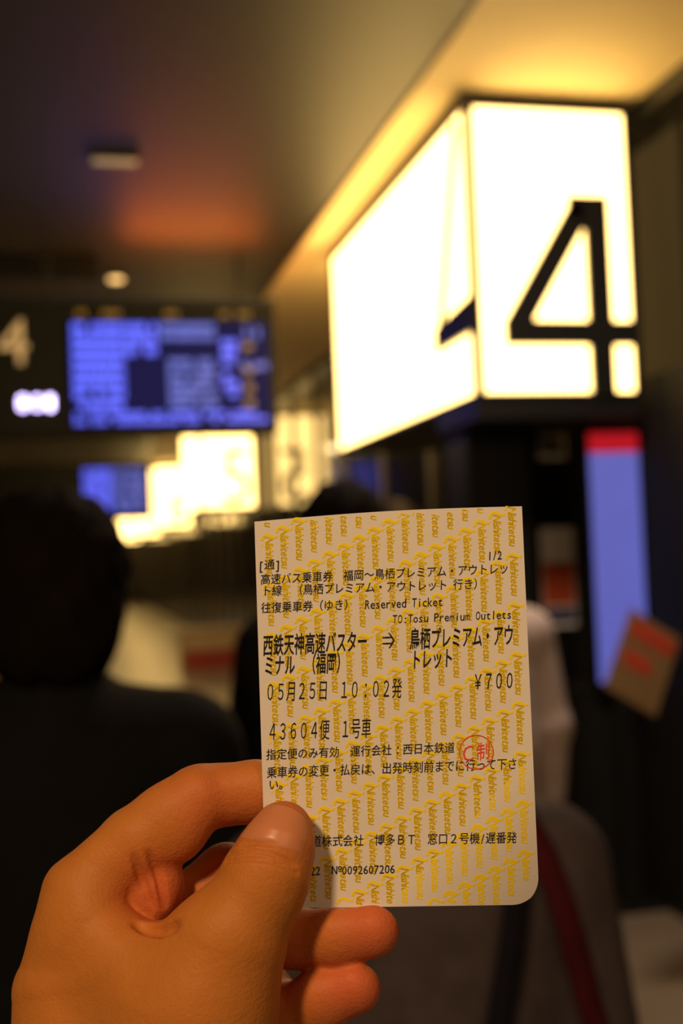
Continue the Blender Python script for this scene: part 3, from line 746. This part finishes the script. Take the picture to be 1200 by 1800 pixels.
def skin_mat():
    m = mat('skin', (0.58, 0.25, 0.105), 0.56, spec=0.25)
    nt = m.node_tree; b = nt.nodes['Principled BSDF']; L = nt.links
    tc = nt.nodes.new('ShaderNodeTexCoord')
    vc = nt.nodes.new('ShaderNodeVertexColor'); vc.layer_name = 'flush'
    n = nt.nodes.new('ShaderNodeTexNoise'); n.inputs['Scale'].default_value = 90; n.inputs['Detail'].default_value = 5
    L.new(tc.outputs['Object'], n.inputs['Vector'])
    x = nt.nodes.new('ShaderNodeMix'); x.data_type = 'RGBA'; x.inputs[6].default_value = (0.60, 0.225, 0.042, 1); x.inputs[7].default_value = (0.48, 0.165, 0.026, 1)
    L.new(n.outputs['Fac'], x.inputs[0])
    y = nt.nodes.new('ShaderNodeMix'); y.data_type = 'RGBA'; y.inputs[7].default_value = (0.64, 0.14, 0.055, 1)
    L.new(vc.outputs['Color'], y.inputs[0]); L.new(x.outputs[2], y.inputs[6]); L.new(y.outputs[2], b.inputs['Base Color'])
    b.inputs['Subsurface Weight'].default_value = 0.25; b.inputs['Subsurface Scale'].default_value = 0.003
    b.inputs['Subsurface Radius'].default_value = (1, 0.3, 0.12)
    v = nt.nodes.new('ShaderNodeTexVoronoi'); v.inputs['Scale'].default_value = 1500; L.new(tc.outputs['Object'], v.inputs['Vector'])
    n2 = nt.nodes.new('ShaderNodeTexNoise'); n2.inputs['Scale'].default_value = 420; n2.inputs['Detail'].default_value = 4; L.new(tc.outputs['Object'], n2.inputs['Vector'])
    b1 = nt.nodes.new('ShaderNodeBump'); b1.inputs['Strength'].default_value = 0.25; b1.inputs['Distance'].default_value = 0.0003; L.new(v.outputs['Distance'], b1.inputs['Height'])
    b2 = nt.nodes.new('ShaderNodeBump'); b2.inputs['Strength'].default_value = 0.3; b2.inputs['Distance'].default_value = 0.0006; L.new(n2.outputs['Fac'], b2.inputs['Height'])
    L.new(b1.outputs[0], b2.inputs['Normal']); L.new(b2.outputs[0], b.inputs['Normal'])
    return m
skin = skin_mat()
V, Q = HS.mesh()
ho = np_mesh('hand', toworld(V, HB), Q, skin, hand, flip=True)
def flush_at(V):
    f = np.zeros(len(V))
    for c, r, w in (((500, 1450, 50), 90, 0.75), ((660, 1638, 0), 85, 1.0), ((625, 1738, -20), 90, 1.0), ((365, 1420, -20), 95, 0.5), ((290, 1570, -10), 90, 0.7), ((420, 1540, -130), 100, 0.5), ((470, 1700, -60), 110, 0.8), ((600, 1400, -50), 100, 0.6)):
        d = np.linalg.norm(V - np.array(c, float), axis=1) / r; f = np.maximum(f, w * np.exp(-d * d))
    return f
fl = flush_at(V)
ca = ho.data.color_attributes.new('flush', 'FLOAT_COLOR', 'POINT')
ca.data.foreach_set('color', np.column_stack([fl, fl, fl, np.ones(len(fl))]).astype(np.float32).ravel())
# thumb nail, laid on the surface of the thumb tip
def nail():
    A = np.array([470., 1535, 76]); B = np.array([499., 1455, 49]); ax = B - A; L = np.linalg.norm(ax); ax /= L
    n0 = np.array([-0.06, -0.62, 0.78]); n0 -= n0.dot(ax) * ax; n0 /= np.linalg.norm(n0); sd = np.cross(ax, n0)
    NU, NV = 28, 24; G = np.zeros((NV + 1, NU + 1, 3)); T2 = G.copy()
    for j in range(NV + 1):
        for i in range(NU + 1):
            u = 2 * i / NU - 1; v = j / NV
            a = 0
            s0 = L * 0.30 + 10 * (u * u); s1 = L * 1.0 + 26 - 14 * u * u      # cuticle to free edge along the axis
            th = u * math.radians(60)
            base = A + ax * (s0 + (s1 - s0) * v)
            dirn = math.cos(th) * n0 + math.sin(th) * sd
            # outside-in march
            cpt = A + ax * min((s0 + (s1 - s0) * v), L * 0.86); dd = (base + dirn * 120) - cpt; dd /= np.linalg.norm(dd)
            dd = dirn * 1.0 + ax * max(0, (s0 + (s1 - s0) * v) - L * 0.86) / 45.0; dd /= np.linalg.norm(dd)
            lo_, hi_ = 0.0, 110.0
            for _ in range(22):
                md = (lo_ + hi_) / 2
                if HS.sample(cpt + dd * md) < 0: lo_ = md
                else: hi_ = md
            edge = max(abs(u) ** 6, (1 - v) ** 8)
            G[j, i] = cpt + dd * (lo_ + 2.6 - 3.6 * edge); T2[j, i] = cpt + dd * (lo_ - 3)
    VV = np.concatenate([G.reshape(-1, 3), T2.reshape(-1, 3)]); n = (NU + 1) * (NV + 1); Fq = []
    for j in range(NV):
        for i in range(NU):
            q = (j * (NU + 1) + i, j * (NU + 1) + i + 1, (j + 1) * (NU + 1) + i + 1, (j + 1) * (NU + 1) + i)
            Fq += [q, tuple(k + n for k in q[::-1])]
    rim = [i for i in range(NU + 1)] + [j * (NU + 1) + NU for j in range(1, NV + 1)] + [NV * (NU + 1) + i for i in range(NU - 1, -1, -1)] + [j * (NU + 1) for j in range(NV - 1, 0, -1)]
    for i in range(len(rim)): j = (i + 1) % len(rim); Fq.append((rim[i], rim[j], rim[j] + n, rim[i] + n))
    o = mesh_obj('thumb_nail', toworld(VV, HB), Fq, mat('nail', (0.62, 0.23, 0.10), 0.36, spec=0.4), hand, True)
    bm = bmesh.new(); bm.from_mesh(o.data); bmesh.ops.recalc_face_normals(bm, faces=bm.faces); bm.to_mesh(o.data); bm.free()
    tag(o, 'smooth pink thumb nail')
nail()
